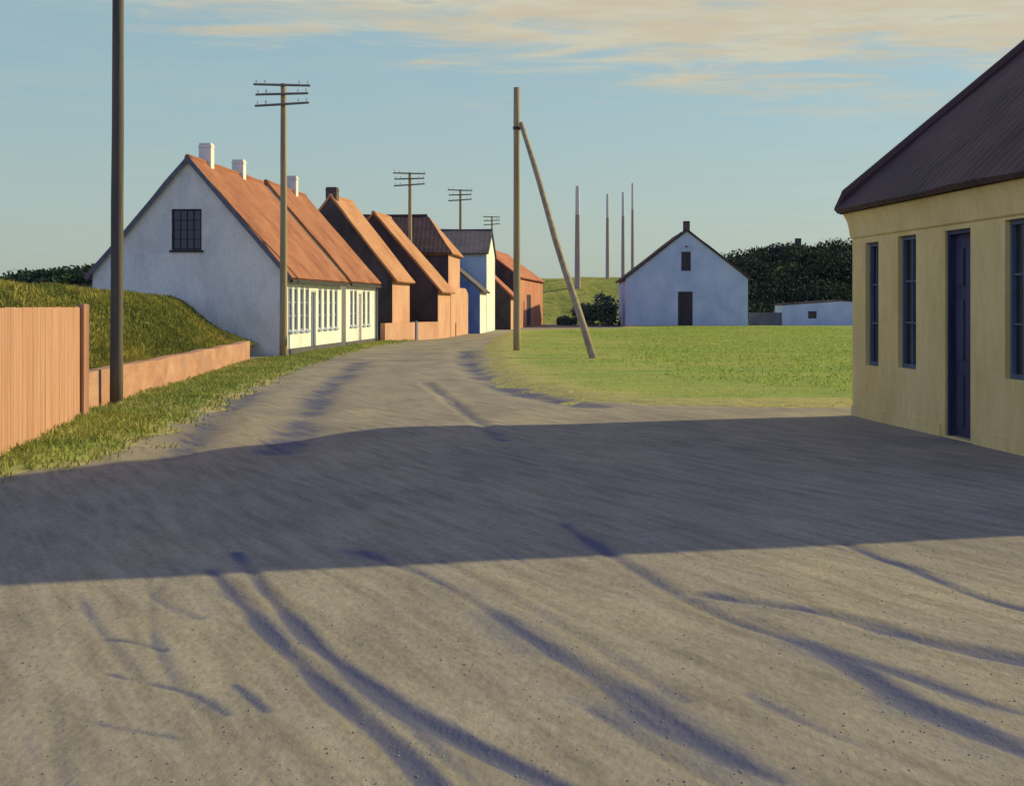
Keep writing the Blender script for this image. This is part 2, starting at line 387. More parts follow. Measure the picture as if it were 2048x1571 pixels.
RUTS = []    # (line, core half width, depth, painted shade halo, strength)
def rut(px, w, dep, halo, st): RUTS.append((smooth_line([G(*p) for p in px]), w, dep, halo, st * (.68 if halo > .29 and px[0][1] < 1000 else 1)))
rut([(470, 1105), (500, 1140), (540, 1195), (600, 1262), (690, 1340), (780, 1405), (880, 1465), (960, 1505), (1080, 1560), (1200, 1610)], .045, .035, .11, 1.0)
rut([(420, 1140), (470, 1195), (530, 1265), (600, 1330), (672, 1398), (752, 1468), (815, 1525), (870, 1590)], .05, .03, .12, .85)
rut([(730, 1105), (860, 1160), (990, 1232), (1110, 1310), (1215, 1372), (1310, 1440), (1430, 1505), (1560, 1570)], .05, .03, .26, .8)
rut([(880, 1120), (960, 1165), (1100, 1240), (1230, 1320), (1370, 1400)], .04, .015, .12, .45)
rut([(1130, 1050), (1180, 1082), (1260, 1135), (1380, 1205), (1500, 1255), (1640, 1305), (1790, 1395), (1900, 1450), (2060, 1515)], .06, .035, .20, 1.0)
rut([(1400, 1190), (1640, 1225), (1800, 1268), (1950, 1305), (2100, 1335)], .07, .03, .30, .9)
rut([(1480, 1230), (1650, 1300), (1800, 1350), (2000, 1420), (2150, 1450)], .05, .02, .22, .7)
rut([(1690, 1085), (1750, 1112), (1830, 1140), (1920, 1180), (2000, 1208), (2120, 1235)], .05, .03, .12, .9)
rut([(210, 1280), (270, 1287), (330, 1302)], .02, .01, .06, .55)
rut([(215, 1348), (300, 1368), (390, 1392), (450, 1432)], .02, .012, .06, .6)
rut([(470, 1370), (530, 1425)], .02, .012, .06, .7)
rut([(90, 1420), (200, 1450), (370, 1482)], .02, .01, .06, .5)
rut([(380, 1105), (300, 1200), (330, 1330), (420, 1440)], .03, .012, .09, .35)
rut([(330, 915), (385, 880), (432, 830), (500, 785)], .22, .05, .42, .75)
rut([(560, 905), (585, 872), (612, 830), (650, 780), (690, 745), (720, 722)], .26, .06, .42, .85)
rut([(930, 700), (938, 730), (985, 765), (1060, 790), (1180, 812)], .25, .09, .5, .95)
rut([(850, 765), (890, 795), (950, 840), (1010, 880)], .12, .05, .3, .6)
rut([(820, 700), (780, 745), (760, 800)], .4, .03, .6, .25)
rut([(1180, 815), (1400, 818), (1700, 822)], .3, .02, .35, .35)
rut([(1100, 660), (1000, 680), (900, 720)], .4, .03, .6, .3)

for q in ((150, 1190, .35), (300, 1150, .45), (620, 1135, .3), (1010, 1100, .4), (1300, 1085, .35), (1560, 1070, .4), (640, 1330, .35), (1180, 1420, .4), (1500, 1390, .35), (100, 1400, .3)):
    a_ = G(q[0], q[1]); l_ = RNG.uniform(1.0, 2.6); w_ = RNG.uniform(-.12, .12)
    RUTS.append((smooth_line([a_, a_ + np.array((.30 * l_ / 2 + w_, -.93 * l_ / 2)), a_ + np.array((.40 * l_, -.93 * l_))]), .03, .015, RNG.uniform(.05, .14), q[2]))
xs = np.concatenate([np.arange(-16, -4.2, .12), np.arange(-4.2, 4.6, .023), np.arange(4.6, 18, .15)])
ys = np.concatenate([np.arange(-4, 4.4, .25), np.arange(4.4, 11.5, .023), np.arange(11.5, 46, .11), np.arange(46, 150, .45)])
X, Y, f = grid(xs, ys)
zr = .014 * fbm(X, Y, .35, 1) + .004 * fbm(X, Y, 2.5, 5, 3)
rut_shade = np.zeros_like(X)  # shade tone painted along the ruts, per vertex
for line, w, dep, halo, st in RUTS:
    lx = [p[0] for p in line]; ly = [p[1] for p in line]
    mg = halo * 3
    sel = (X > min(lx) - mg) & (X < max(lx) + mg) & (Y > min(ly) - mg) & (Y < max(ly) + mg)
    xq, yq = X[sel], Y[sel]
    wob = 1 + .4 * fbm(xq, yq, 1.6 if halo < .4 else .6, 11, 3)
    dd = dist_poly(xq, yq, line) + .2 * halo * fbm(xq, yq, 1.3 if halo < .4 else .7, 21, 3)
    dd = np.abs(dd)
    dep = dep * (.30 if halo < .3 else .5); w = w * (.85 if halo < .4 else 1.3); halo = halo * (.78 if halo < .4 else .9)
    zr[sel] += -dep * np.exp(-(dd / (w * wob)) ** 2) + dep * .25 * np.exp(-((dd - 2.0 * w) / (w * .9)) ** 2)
    rut_shade[sel] = np.maximum(rut_shade[sel], st * (1 + .9 * fbm(xq, yq, .9, 27, 3)).clip(.3, 1.3) * (.52 * np.exp(-(dd / (halo * 1.05)) ** 2) + .62 * np.exp(-(dd / w) ** 2)))
rut_shade = np.clip(rut_shade, 0, 1.2)
road = obj('road', np.stack([X, Y, zr], 1), f, M_['sand'], smooth=True, attr={'damp': rut_shade}); struct(road)

def grit(n, name, smin, smax, label):
    yy = 4.4 + 12 * RNG.random(n) ** 1.6; xx = RNG.uniform(-.42, .42, n) * yy
    ok = fbm(xx, yy, .8, 81) > RNG.uniform(-.7, .3, n); xx, yy = xx[ok], yy[ok]; n = len(xx)
    ix = np.clip(np.searchsorted(xs, xx) - 1, 0, len(xs) - 1); iy = np.clip(np.searchsorted(ys, yy) - 1, 0, len(ys) - 1)
    zz = zr.reshape(len(ys), len(xs))[iy, ix]
    r = smin + (smax - smin) * RNG.random(n) ** 3
    d = np.array([(1, 0, 0), (0, 1, 0), (-1, 0, 0), (0, -1, 0), (0, 0, .7), (0, 0, -.6)])
    v = d[None] * r[:, None, None] * RNG.uniform(.6, 1.3, (n, 6, 1)) + np.stack([xx, yy, zz + r * .2], 1)[:, None]
    t = np.array([(0, 1, 4), (1, 2, 4), (2, 3, 4), (3, 0, 4), (1, 0, 5), (2, 1, 5), (3, 2, 5), (0, 3, 5)])
    o = obj(name, v.reshape(-1, 3), (np.arange(n)[:, None, None] * 6 + t[None]).reshape(-1, 3), M_['stone']); o['kind'] = 'stuff'; tag(o, label, 'gravel')
M_['stone'] = material('stone', [(.16, .15, .15), (.26, .25, .23), (.36, .34, .30)], (1, 1, 1), 2.5)
grit(11000, 'gravel', .002, .0075, 'fine loose gravel scattered over the sandy road')

LAWN = [tuple(G(*p)) for p in ((1015, 663), (975, 680), (958, 700), (955, 725), (985, 760), (1060, 788), (1150, 803), (1300, 812), (1500, 816), (1700, 816))] + \
       [(9, 23.6), (42, 24), (42, 119), (8.4, 119.0), (7.4, 106), (2.5, 100)]
VERGE = [(-4.6, 10.2), tuple(G(60, 955)), tuple(G(230, 925)), tuple(G(320, 900)), tuple(G(385, 860)), tuple(G(455, 812)), tuple(G(550, 768)), tuple(G(640, 730)), tuple(G(760, 692)), tuple(G(830, 682)),
         tuple(G(900, 674)), (-3.4, 80), (-6.2, 66), (-7.6, 47), (-8.0, 44), (-6.7, 22), (-5.6, 15), (-5.3, 10.2)]
def turf_sheet(name, poly, step, mat, rise, bw=2.2):
    p = np.array(poly); xs = np.arange(p[:, 0].min() - .5, p[:, 0].max() + .5, step[0]); ys = np.arange(p[:, 1].min() - .5, p[:, 1].max() + .5, step[1])
    X, Y, f = grid(xs, ys)
    d = dist_poly(X, Y, list(poly) + [poly[0]]); d = np.where(inside(X, Y, poly), d, -d)
    d2 = d + .28 * fbm(X, Y, 1.2, 31) + .1 * fbm(X, Y, 4.0, 33, 2)
    z = -.07 + rise * sstep(-.35, .9, d2) + .02 * fbm(X, Y, .8, 41)
    bare = 1.0 - sstep(-.1, bw, d2)
    v, f2, at = trim(np.stack([X, Y, z], 1), f, d > -.5, {'bare': bare})
    o = obj(name, v, f2, mat, smooth=True, attr=at); struct(o)
    return X, Y, d2, z
lx, ly, ld, lz = turf_sheet('lawn', LAWN, (.22, .3), M_['lawn'], .15, 2.6)
vx, vy, vd, vz = turf_sheet('grass_verge', VERGE, (.12, .2), M_['verge'], .13, .9)

def tufts(name, P, hmin, hmax, wid, blades, mat, label, cat='grass'):
    """grass blades as one uncountable mass. P: (n,3) roots"""
    n = len(P); k = n * blades
    base = np.repeat(P, blades, 0) + np.concatenate([RNG.normal(0, .06, (k, 2)), np.zeros((k, 1))], 1)
    h = RNG.uniform(hmin, hmax, k); an = RNG.uniform(0, 2 * np.pi, k); w = RNG.uniform(.6, 1.2, k) * wid
    le = RNG.normal(0, .45, (k, 2)) * h[:, None]
    s = np.stack([np.cos(an) * w / 2, np.sin(an) * w / 2, np.zeros(k)], 1)
    tip = base + np.concatenate([le, h[:, None]], 1)
    mid = base + np.concatenate([le * .3, h[:, None] * .55], 1)
    v = np.empty((k, 5, 3)); v[:, 0] = base - s; v[:, 1] = base + s; v[:, 2] = mid + s * .8; v[:, 3] = mid - s * .8; v[:, 4] = tip
    i = np.arange(k)[:, None] * 5
    tri = np.concatenate([i + [0, 1, 2], i + [0, 2, 3], i + [3, 2, 4]], 0)
    o = obj(name, v.reshape(-1, 3), tri, mat)
    o['kind'] = 'stuff'; tag(o, label, cat); return o

# short grass on the verge and lawn edges
sel = np.where(vd > .0)[0]; pr = np.clip(vd[sel], .1, 1)
pick = RNG.choice(sel, 9000, p=pr / pr.sum())
P = np.stack([vx[pick] + RNG.uniform(-.06, .06, 9000), vy[pick] + RNG.uniform(-.1, .1, 9000), vz[pick] - .01], 1)
P = P[(P[:, 1] < 70)]
tufts('verge_grass', P, .03, .10, .022, 4, M_['verge_blade'], 'short green grass on the verge below the peach wall')
sel = np.where((ld > -.1) & (lx < 22))[0]; pr = 1 / (ly[sel]) ** .8
pick = RNG.choice(sel, 34000, p=pr / pr.sum())
P = np.stack([lx[pick] + RNG.uniform(-.11, .11, 34000), ly[pick] + RNG.uniform(-.15, .15, 34000), lz[pick] - .01], 1)
dry = (5.0 - ld[pick] + 5 * fbm(P[:, 0], P[:, 1] * .5, .22, 91)) > RNG.uniform(-1.5, 1.5, 34000)
M_['lawn_blade'] = foliage_mat('lawn_blades', [(.22, .34, .07), (.29, .38, .08), (.38, .41, .11)], .3, trans=.5)
M_['dry_blade'] = foliage_mat('dry_blades', [(.38, .40, .11), (.47, .45, .14), (.53, .49, .18)], .3, trans=.5)
tufts('lawn_grass', P[~dry], .025, .075, .03, 3, M_['lawn_blade'], 'short green grass of the lawn stretching to the pale blue barn')
tufts('dry_grass', P[dry][::2], .015, .04, .026, 3, M_['dry_blade'], 'short dry yellow grass along the road edge of the lawn')

# ------------------------------------------------------------------ hills
WALL_A = (-6.48, 22.4); WALL_B = (-7.80, 44.6)
def wall_x(y): return WALL_A[0] + (WALL_B[0] - WALL_A[0]) * (y - WALL_A[1]) / (WALL_B[1] - WALL_A[1])
def bank_z(x, y):
    t = wall_x(y) - .12 - x
    h = 1.55 * sstep(-.1, 2.6, t) * (1 - .45 * sstep(39, 47, y) * (1 - sstep(1.0, 3.2, t)))
    h = h - .75 * sstep(2.2, 6.5, t) * (1 - sstep(46, 60, y))
    h = h + .12 * sstep(3, 14, t) + 1.05 * sstep(50, 72, y) * sstep(2.5, 8, t) * (1 - sstep(8, 17, t))
    return .42 + h + (.10 * fbm(x, y, .5, 51) + .05 * fbm(x, y, 1.7, 55)) * sstep(0, .8, t)
xs = np.concatenate([np.arange(-60, -16, .8), np.arange(-16, -6.0, .2)]); ys = np.concatenate([np.arange(9, 50, .25), np.arange(50, 95, .8)])
X, Y, f = grid(xs, ys); z = bank_z(X, Y)
keep = (wall_x(Y) - .1 - X > 0) & ~((Y > 21.6) & (Y < 21.6))
keep &= ~((X > -7.6) & (Y < 22.0) & (wall_x(Y) - X < .8))
v, f2, _ = trim(np.stack([X, Y, z], 1), f, keep)
inb = (v[:, 0] > wall_x(v[:, 1]) - .12); v[inb, 0] = wall_x(v[inb, 1]) - .12
struct(obj('grass_bank', v, f2, M_['bank'], smooth=True))
n = 26000
yy = RNG.uniform(21, 48, n); tt = RNG.exponential(2.2, n) + .15; xx = wall_x(yy) - .12 - tt
ok = ~((xx > -14.2) & (yy > 47.4)); xx, yy = xx[ok], yy[ok]
cl = fbm(xx, yy, .7, 61); ok = cl > -2; xx, yy = xx[ok], yy[ok]
tufts('bank_grass', np.stack([xx, yy, bank_z(xx, yy) - .03], 1), .04, .15, .03, 4, M_['bank_blade'], 'rough olive grass covering the bank above the peach garden wall')

# green hill on the far side of the road, and the dark wooded hill behind the barn
def hill_z(x, y):
    a = 5.0 * sstep(131, 158, y) * (1 - .35 * sstep(190, 260, y))
    a = a * (.80 + .06 * sstep(0, 14, x) + .12 * np.sin(x * .045 + 1.0)) + .5 * fbm(x, y, .06, 71) * sstep(131, 150, y)
    wood = 2.3 * sstep(18, 32, x) * sstep(124, 152, y) * (1 - .25 * sstep(34, 48, x))
    return -.15 + a * .98 + wood + .12 * fbm(x, y, .5, 75) * sstep(129, 140, y)
X, Y, f = grid(np.arange(-120, 140, 1.1), np.arange(122, 300, 1.1))
struct(obj('hill', np.stack([X, Y, hill_z(X, Y)], 1), f, M_['hill_grass'], smooth=True))

def leaves(P, size, jitter=1.0):
    """quads scattered at P with random facing -> verts, faces"""
    k = len(P)
    a = RNG.normal(0, 1, (k, 3)); a /= np.linalg.norm(a, axis=1)[:, None]
    b = RNG.normal(0, 1, (k, 3)); b = np.cross(a, b); b /= np.linalg.norm(b, axis=1)[:, None]
    s = RNG.uniform(.55, 1.2, (k, 1)) * size
    a, b = a * s, b * s * .7
    v = np.stack([P - a, P + b * .8, P + a, P - b * .8], 1).reshape(-1, 3)
    return v, np.arange(4 * k).reshape(k, 4)
def clump_pts(c, r, n):
    d = RNG.normal(0, 1, (n, 3)); d /= np.linalg.norm(d, axis=1)[:, None]
    rr = RNG.uniform(.55, 1.05, (n, 1)) ** .6
    p = c + d * rr * r
    lump = .22 * np.array([noise.noise(Vector(q * 3.1)) for q in d])[:, None]
    return p + d * lump * np.array(r)
# woodland: one dark mass
P = []
for k in range(270):
    x = RNG.uniform(17.5, 50); y = RNG.uniform(130, 168)
    if x < 19 and y < 136: continue
    zt = float(hill_z(np.array([x]), np.array([y]))[0])
    r = RNG.uniform(1.1, 2.1)
    P.append(clump_pts(np.array((x, y, zt + r * .35)), np.array((r * 1.3, r * 1.3, r * .7)), 480))
P = np.concatenate(P)
v, fq = leaves(P, .16)
o = obj('woodland', v, fq, M_['leaf_dark']); o['kind'] = 'stuff'; tag(o, 'dark wooded hill rising behind the low shed and the pale blue barn', 'woodland')
# scrub along the crest at far left
P = []
for k in range(190):
    x = RNG.uniform(-36, -14.6); y = RNG.uniform(58, 74)
    zt = float(bank_z(np.array([x]), np.array([y]))[0]); r = RNG.uniform(.4, .75)
    P.append(clump_pts(np.array((x, y, zt + r * .1)), np.array((r * 1.5, r * 1.3, r * .75)), 260))
v, fq = leaves(np.concatenate(P), .12)
o = obj('scrub', v, fq, M_['leaf_scrub']); o['kind'] = 'stuff'; tag(o, 'dark green scrub on the crest of the bank left of the white gable', 'scrub')

# bushes left of the barn
def bush(x, y, r, h, label):
    zt = float(hill_z(np.array([x]), np.array([y]))[0]) if y > 124 else 0.0
    t = thing('bush', (x, y, zt), label, 'bush', 'dark bushes beside the barn')
    pts = [clump_pts(np.array((x + RNG.uniform(-.5, .5) * r, y + RNG.uniform(-.5, .5) * r, zt + h * RNG.uniform(.25, .75))), np.array((r * .6, r * .6, h * .35)), 170) for _ in range(9)]
    v, fq = leaves(np.concatenate(pts), .16); obj('foliage', v, fq, M_['leaf_mid'], t)
    mb = MB()
    for k in range(4):
        a = random.uniform(0, 6.28)
        mb.tube([(x, y, zt - .1), (x + math.cos(a) * r * .25, y + math.sin(a) * r * .25, zt + h * .3), (x + math.cos(a) * r * .5, y + math.sin(a) * r * .5, zt + h * .7)], [.06, .045, .02], 6)
    mb.build('stem', M_['dark_wood'], t)
bush(7.7, 121.0, 1.1, 2.5, 'tall dark bush against the left corner of the pale blue barn')
bush(6.2, 122.5, 1.5, 1.7, 'low wide dark bush in front of the green hill, right of the braced pole')
bush(4.6, 126, .9, .9, 'small dark bush at the foot of the green hill behind the leaning brace')

# ------------------------------------------------------------------ houses
def boolean_cut(o, cutter):
    bpy.context.view_layer.update()
    md = o.modifiers.new('b', 'BOOLEAN'); md.operation = 'DIFFERENCE'; md.object = cutter; md.solver = 'EXACT'
    dg = bpy.context.evaluated_depsgraph_get(); ev = o.evaluated_get(dg)
    me = bpy.data.meshes.new_from_object(ev); o.modifiers.clear()
    old = o.data; o.data = me; me.name = old.name; bpy.data.meshes.remove(old)
    cm = cutter.data; bpy.data.objects.remove(cutter); bpy.data.meshes.remove(cm)

def slab(mb, uvs, q, nu, nv, th, lift, seed):
    """sagging roof slab. q = ridge0, ridge1, eave1, eave0"""
    r0, r1, e1, e0 = [Vector(p) for p in q]
    nrm = (r1 - r0 if (r1 - r0).length > .01 else e1 - e0).cross(e0 - r0).normalized()
    if nrm.z < 0: nrm = -nrm
    along = (e1 - e0).normalized(); down = ((e0 + e1) / 2 - (r0 + r1) / 2); dl = down.length
    b = len(mb.v)
    for layer in (0, 1):
        for j in range(nv + 1):
            for i in range(nu + 1):
                s, t = i / nu, j / nv
                p = (r0.lerp(r1, s)).lerp(e0.lerp(e1, s), t)
                w = noise.noise(Vector((p.x * .6, p.y * .6, p.z * .6 + seed))) * .03 + noise.noise(Vector((p.x * 2.3, p.y * 2.3, p.z * 2.3 + seed))) * .012
                uvs.append(((p - e0).dot(along) + seed, t * dl))
                mb.v.append(p + nrm * (lift + (th + w if layer == 0 else w * .3)))
    W = nu + 1; n1 = W * (nv + 1)
    for j in range(nv):
        for i in range(nu):
            a = b + j * W + i
            mb.f.append([a, a + 1, a + W + 1, a + W]); c = a + n1
            mb.f.append([c, c + W, c + W + 1, c + 1])
    for i in range(nu):
        a = b + i; mb.f.append([a, a + n1, a + n1 + 1, a + 1])
        a = b + nv * W + i; mb.f.append([a, a + 1, a + n1 + 1, a + n1])
    for j in range(nv):
        a = b + j * W; mb.f.append([a, a + W, a + W + n1, a + n1])
        a = b + j * W + nu; mb.f.append([a, a + n1, a + W + n1, a + W])

def window(root, P, a, n, u, z, frame_m, cols=2, rows=3, rec=.12, sill=True, pane_m=None, bar=.045, sunk=.03):
    mb = MB(); d = (-rec + .015, -sunk)
    fw = .055
    mb.obox(P, a, n, (u[0], u[0] + fw), z, d); mb.obox(P, a, n, (u[1] - fw, u[1]), z, d)
    mb.obox(P, a, n, (u[0] + fw, u[1] - fw), (z[0], z[0] + fw), d); mb.obox(P, a, n, (u[0] + fw, u[1] - fw), (z[1] - fw, z[1]), d)
    d2 = (-rec + .02, -sunk - .012)
    iu0, iu1, iz0, iz1 = u[0] + fw, u[1] - fw, z[0] + fw, z[1] - fw
    for c in range(1, cols):
        m = iu0 + (iu1 - iu0) * c / cols; mb.obox(P, a, n, (m - bar / 2, m + bar / 2), (iz0, iz1), d2)
    d3 = (-rec + .025, -sunk - .018)
    for r in range(1, rows):
        m = iz0 + (iz1 - iz0) * r / rows; mb.obox(P, a, n, (iu0, iu1), (m - bar * .4, m + bar * .4), d3)
    w = mb.build('window', frame_m, root)
    g = MB(); g.obox(P, a, n, (iu0 - .01, iu1 + .01), (iz0 - .01, iz1 + .01), (-rec + .03, -rec + .045)); g.build('pane', pane_m or M_['glass'], w)
    if sill:
        s = MB(); s.obox(P, a, n, (u[0] - .06, u[1] + .06), (z[0] - .07, z[0] - .003), (-.02, .06)); s.build('sill', frame_m, w)
    return w
def door(root, P, a, n, u, z, mat, frame_m, rec=.14, panels=True, handle=True, light=False):
    mb = MB(); d = (-rec + .01, -rec + .055)
    mb.obox(P, a, n, (u[0] + .05, u[1] - .05), (z[0], z[1] - .05), d)
    if panels:
        W = u[1] - u[0]; H = z[1] - z[0]
        for c in range(2):
            for r in ((.05, .32), (.37, .68), (.73, .93)):
                x0 = u[0] + .05 + (W - .1) * (.12 + .44 * c); x1 = x0 + (W - .1) * .32
                mb.obox(P, a, n, (x0, x1), (z[0] + H * r[0], z[0] + H * r[1] - .05), (-rec + .052, -rec + .07))
    dr = mb.build('door', mat, root)
    fr = MB(); d = (-rec + .005, -.03)
    fr.obox(P, a, n, (u[0], u[0] + .05), z, d); fr.obox(P, a, n, (u[1] - .05, u[1]), z, d); fr.obox(P, a, n, (u[0] + .05, u[1] - .05), (z[1] - .05, z[1]), d)
    fr.build('door_frame', frame_m, dr)
    if handle:
        h = MB(); hz = z[0] + 1.0; h.obox(P, a, n, (u[0] + .12, u[0] + .22), (hz, hz + .03), (-rec + .09, -rec + .12)); h.obox(P, a, n, (u[0] + .12, u[0] + .15), (hz, hz + .03), (-rec + .055, -rec + .09))
        h.build('handle', M_['iron'], dr)
    return dr

def chimney(roof, x, y, z0, z1, w, mat, cap=True, a=(0, 1)):
    mb = MB(); n = (a[1], -a[0]); h = w / 2
    mb.obox((x, y), a, n, (-h, h), (z0, z1 - .16), (-h, h))
    mb.obox((x, y), a, n, (-h - .012, h + .012), (z1 - .16, z1 - .06), (-h - .012, h + .012))
    mb.obox((x, y), a, n, (-h + .01, h - .01), (z1 - .06, z1), (-h + .01, h - .01))
    c = mb.build('chimney', mat, roof, bevel=.012)
    return c

def house(name, label, cat, p0, p1, W, ze, zr, wm, rm, hip=(0, 0), oe=.18, og=.10, holes=(), gholes=(), group=None, th=.09, seed=0.0, plinth=None, base=0.0, ridge=True, verge_shade=None):
    """p0,p1: near and far foot of the street wall; W depth away from the street; holes on the street wall, gholes on the near gable (u,z)"""
    p0, p1 = Vector(p0), Vector(p1); a = (p1 - p0).normalized(); n = Vector((a.y, -a.x)); L = (p1 - p0).length
    root = thing(name, (p0.x, p0.y, base), label, cat, group)
    def pt(u, v, z): return Vector((p0.x + a.x * u - n.x * v, p0.y + a.y * u - n.y * v, z))
    zb = base - .25
    V = [pt(0, 0, zb), pt(L, 0, zb), pt(L, W, zb), pt(0, W, zb), pt(0, 0, ze), pt(L, 0, ze), pt(L, W, ze), pt(0, W, ze), pt(hip[0], W / 2, zr), pt(L - hip[1], W / 2, zr)]
    Fc = [[3, 2, 1, 0], [0, 1, 5, 4], [2, 3, 7, 6], [4, 5, 9, 8], [6, 7, 8, 9]]
    if hip[0] == 0: Fc += [[0, 4, 8, 7, 3]]
    else: Fc += [[0, 4, 7, 3], [4, 8, 7]]
    if hip[1] == 0: Fc += [[1, 2, 6, 9, 5]]
    else: Fc += [[1, 2, 6, 5], [5, 6, 9]]
    wall = obj('wall', V, Fc, wm, root)
    bm = bmesh.new(); bm.from_mesh(wall.data); bmesh.ops.recalc_face_normals(bm, faces=bm.faces); bm.to_mesh(wall.data); bm.free()
    g = Vector((-a.x, -a.y)); gu = Vector((-n.x, -n.y))          # near gable: outward g, u runs away from the street
    if holes or gholes:
        cb = MB()
        for (u0, u1, z0, z1, *r) in holes: cb.obox(p0, a, n, (u0, u1), (z0, z1), (-(r[0] if r else .14), .5))
        for (u0, u1, z0, z1, *r) in gholes: cb.obox(p0, gu, g, (u0, u1), (z0, z1), (-(r[0] if r else .14), .5))
        c = cb.build('cut', wm, root); boolean_cut(wall, c)
    pitch = (zr - ze) / (W / 2)
    rb = MB(); uv = []
    def eav(h): return -oe if h else -og
    # front and back slopes
    for sgn in (0, 1):
        ve = -oe if sgn == 0 else W + oe
        q = [pt(hip[0] - (0 if hip[0] else og), W / 2, zr), pt(L - hip[1] + (0 if hip[1] else og), W / 2, zr),
             pt(L + (oe if hip[1] else og), ve, ze - oe * pitch), pt(-(oe if hip[0] else og), ve, ze - oe * pitch)]
        slab(rb, uv, q, max(6, int(L / .6)), 10, th, .02, seed + sgn)
    for k, h in enumerate(hip):
        if not h: continue
        ue = -oe if k == 0 else L + oe; ur = hip[0] if k == 0 else L - hip[1]
        q = [pt(ur, W / 2, zr), pt(ur, W / 2, zr), pt(ue, W + oe, ze - oe * pitch), pt(ue, -oe, ze - oe * pitch)]
        slab(rb, uv, q, 10, 10, th, .018, seed + 3)
    roof = obj('roof', rb.v, rb.f, rm, root, uvs=uv)
    if ridge:
        r = MB(); N = max(4, int(L / .5)); pts = []
        for i in range(N + 1):
            u = (hip[0] - (0 if hip[0] else og + .02)) + (L - hip[0] - hip[1] + (0 if hip[0] else og + .02) + (0 if hip[1] else og + .02)) * i / N
            q = pt(u, W / 2, zr + .10); q.z += noise.noise(Vector((q.x * .5, q.y * .5, seed))) * .03; pts.append(q)
        r.tube(pts, [.10] * len(pts), 8)
        r.build('ridge_tile', rm, roof, smooth=True)
    if verge_shade:  # dark strip painting the shade along the gable roof edge
        bb = MB()
        for v0, v1 in ((-oe, W / 2), (W + oe, W / 2)):
            z0 = ze - oe * pitch; vs = []
            for d in (-og - .005, -og - .035):
                for vv, zz in ((v0, z0 - .05), (v1, zr - .05), (v1, zr + .16), (v0, z0 + .13)): vs.append(pt(d, vv, zz))
            bb.add(vs, [[0, 1, 2, 3], [7, 6, 5, 4], [0, 4, 5, 1], [1, 5, 6, 2], [2, 6, 7, 3], [3, 7, 4, 0]])
        bb.build('bargeboard', verge_shade, roof)
    if plinth:
        pb = MB(); pb.obox(p0, a, n, (0, L), (base - .2, base + plinth), (.002, .03)); pb.build('plinth', M_['plinth'], root)
    return root, wall, roof, p0, a, n, L, pt, g, gu

def on_wall(p0, a, px):
    """distance along the wall line at which the sight line px meets it"""
    k = (px - CX) / F
    # p0 + a*u : x = k*y
    return (k * p0[1] - p0[0]) / (a[0] - k * a[1])

# --- the long white cottage and its neighbour
pA0, pA1 = Vector((-7.26, 48.0)), Vector((-6.57, 57.8))
aA = (pA1 - pA0).normalized()
def wins(p0, a, pxs, w, z): return [(on_wall(p0, a, q) - w / 2, on_wall(p0, a, q) + w / 2, z[0], z[1]) for q in pxs]
wA = wins(pA0, aA, (581, 592, 604, 614.5), .58, (.78, 2.22)) + wins(pA0, aA, (640, 651, 662, 672), .58, (.78, 2.22))
uD = on_wall(pA0, aA, 627)
dA = (uD - .42, uD + .42, .08, 2.14)
house_args = dict(holes=wA + [dA], gholes=[(2.72, 3.70, 3.40, 4.72)])
r, wl, rf, p0, a, n, L, pt, g, gu = house('white_cottage', 'long white cottage with red tiled roof, barred gable window and two white chimneys', 'house', pA0, pA1, 6.3, 2.66, 6.28, M_['whitewash'], M_['red_tile'], seed=1, plinth=.22, verge_shade=M_['barge'], **house_args)
for h in wA: window(r, p0, a, n, h[:2], h[2:4], M_['pale_frame'], 2, 3, pane_m=M_['curtain'])
door(r, p0, a, n, dA[:2], dA[2:4], M_['door_blue'], M_['white_frame'])
wg = window(r, p0, gu, g, (2.72, 3.70), (3.40, 4.72), M_['dark_wood'], 4, 4, sill=True, bar=.03)
for px, top in ((413, 7.05), (478, 6.92)):
    k = (px - CX) / F; q0 = pt(0, 3.15, 0); u = (k * q0.y - q0.x) / (a.x - k * a.y); q = pt(u, 3.15, 0)
    chimney(rf, q.x, q.y, 5.7, top, .42, M_['whitewash'], a=a)
gt = MB(); gt.obox(p0, a, n, (-.05, L + .05), (2.36, 2.46), (.17, .27)); gt.build('gutter', M_['iron'], r)

pB0, pB1 = Vector((-6.50, 58.7)), Vector((-6.00, 65.75)); aB = (pB1 - pB0).normalized()
wB = wins(pB0, aB, (703, 711, 728, 737), .62, (.80, 2.24))
uD = on_wall(pB0, aB, 719.5); dB = (uD - .42, uD + .42, .08, 2.14)
r, wl, rf, p0, a, n, L, pt, g, gu = house('white_cottage', 'short white cottage with one white chimney, standing behind the armed pole', 'house', pB0, pB1, 6.3, 2.72, 6.36, M_['whitewash'], M_['red_tile'], seed=5, plinth=.2, holes=wB + [dB])
for h in wB: window(r, p0, a, n, h[:2], h[2:4], M_['pale_frame'], 2, 3, pane_m=M_['curtain'])
door(r, p0, a, n, dB[:2], dB[2:4], M_['white_frame'], M_['white_frame'])
q = pt(4.6, 3.15, 0); chimney(rf, q.x, q.y, 5.7, 7.1, .45, M_['whitewash'], a=a)
gt = MB(); gt.obox(p0, a, n, (-.05, L + .05), (2.40, 2.50), (.17, .27)); gt.build('gutter', M_['iron'], r)
dp = MB(); dp.tube([(p0.x + n.x * .1 + a.x * (L - .15), p0.y + n.y * .1 + a.y * (L - .15), z) for z in (.05, 1.2, 2.4)], [.045] * 3, 8); dp.build('drainpipe', M_['door_blue'], r)

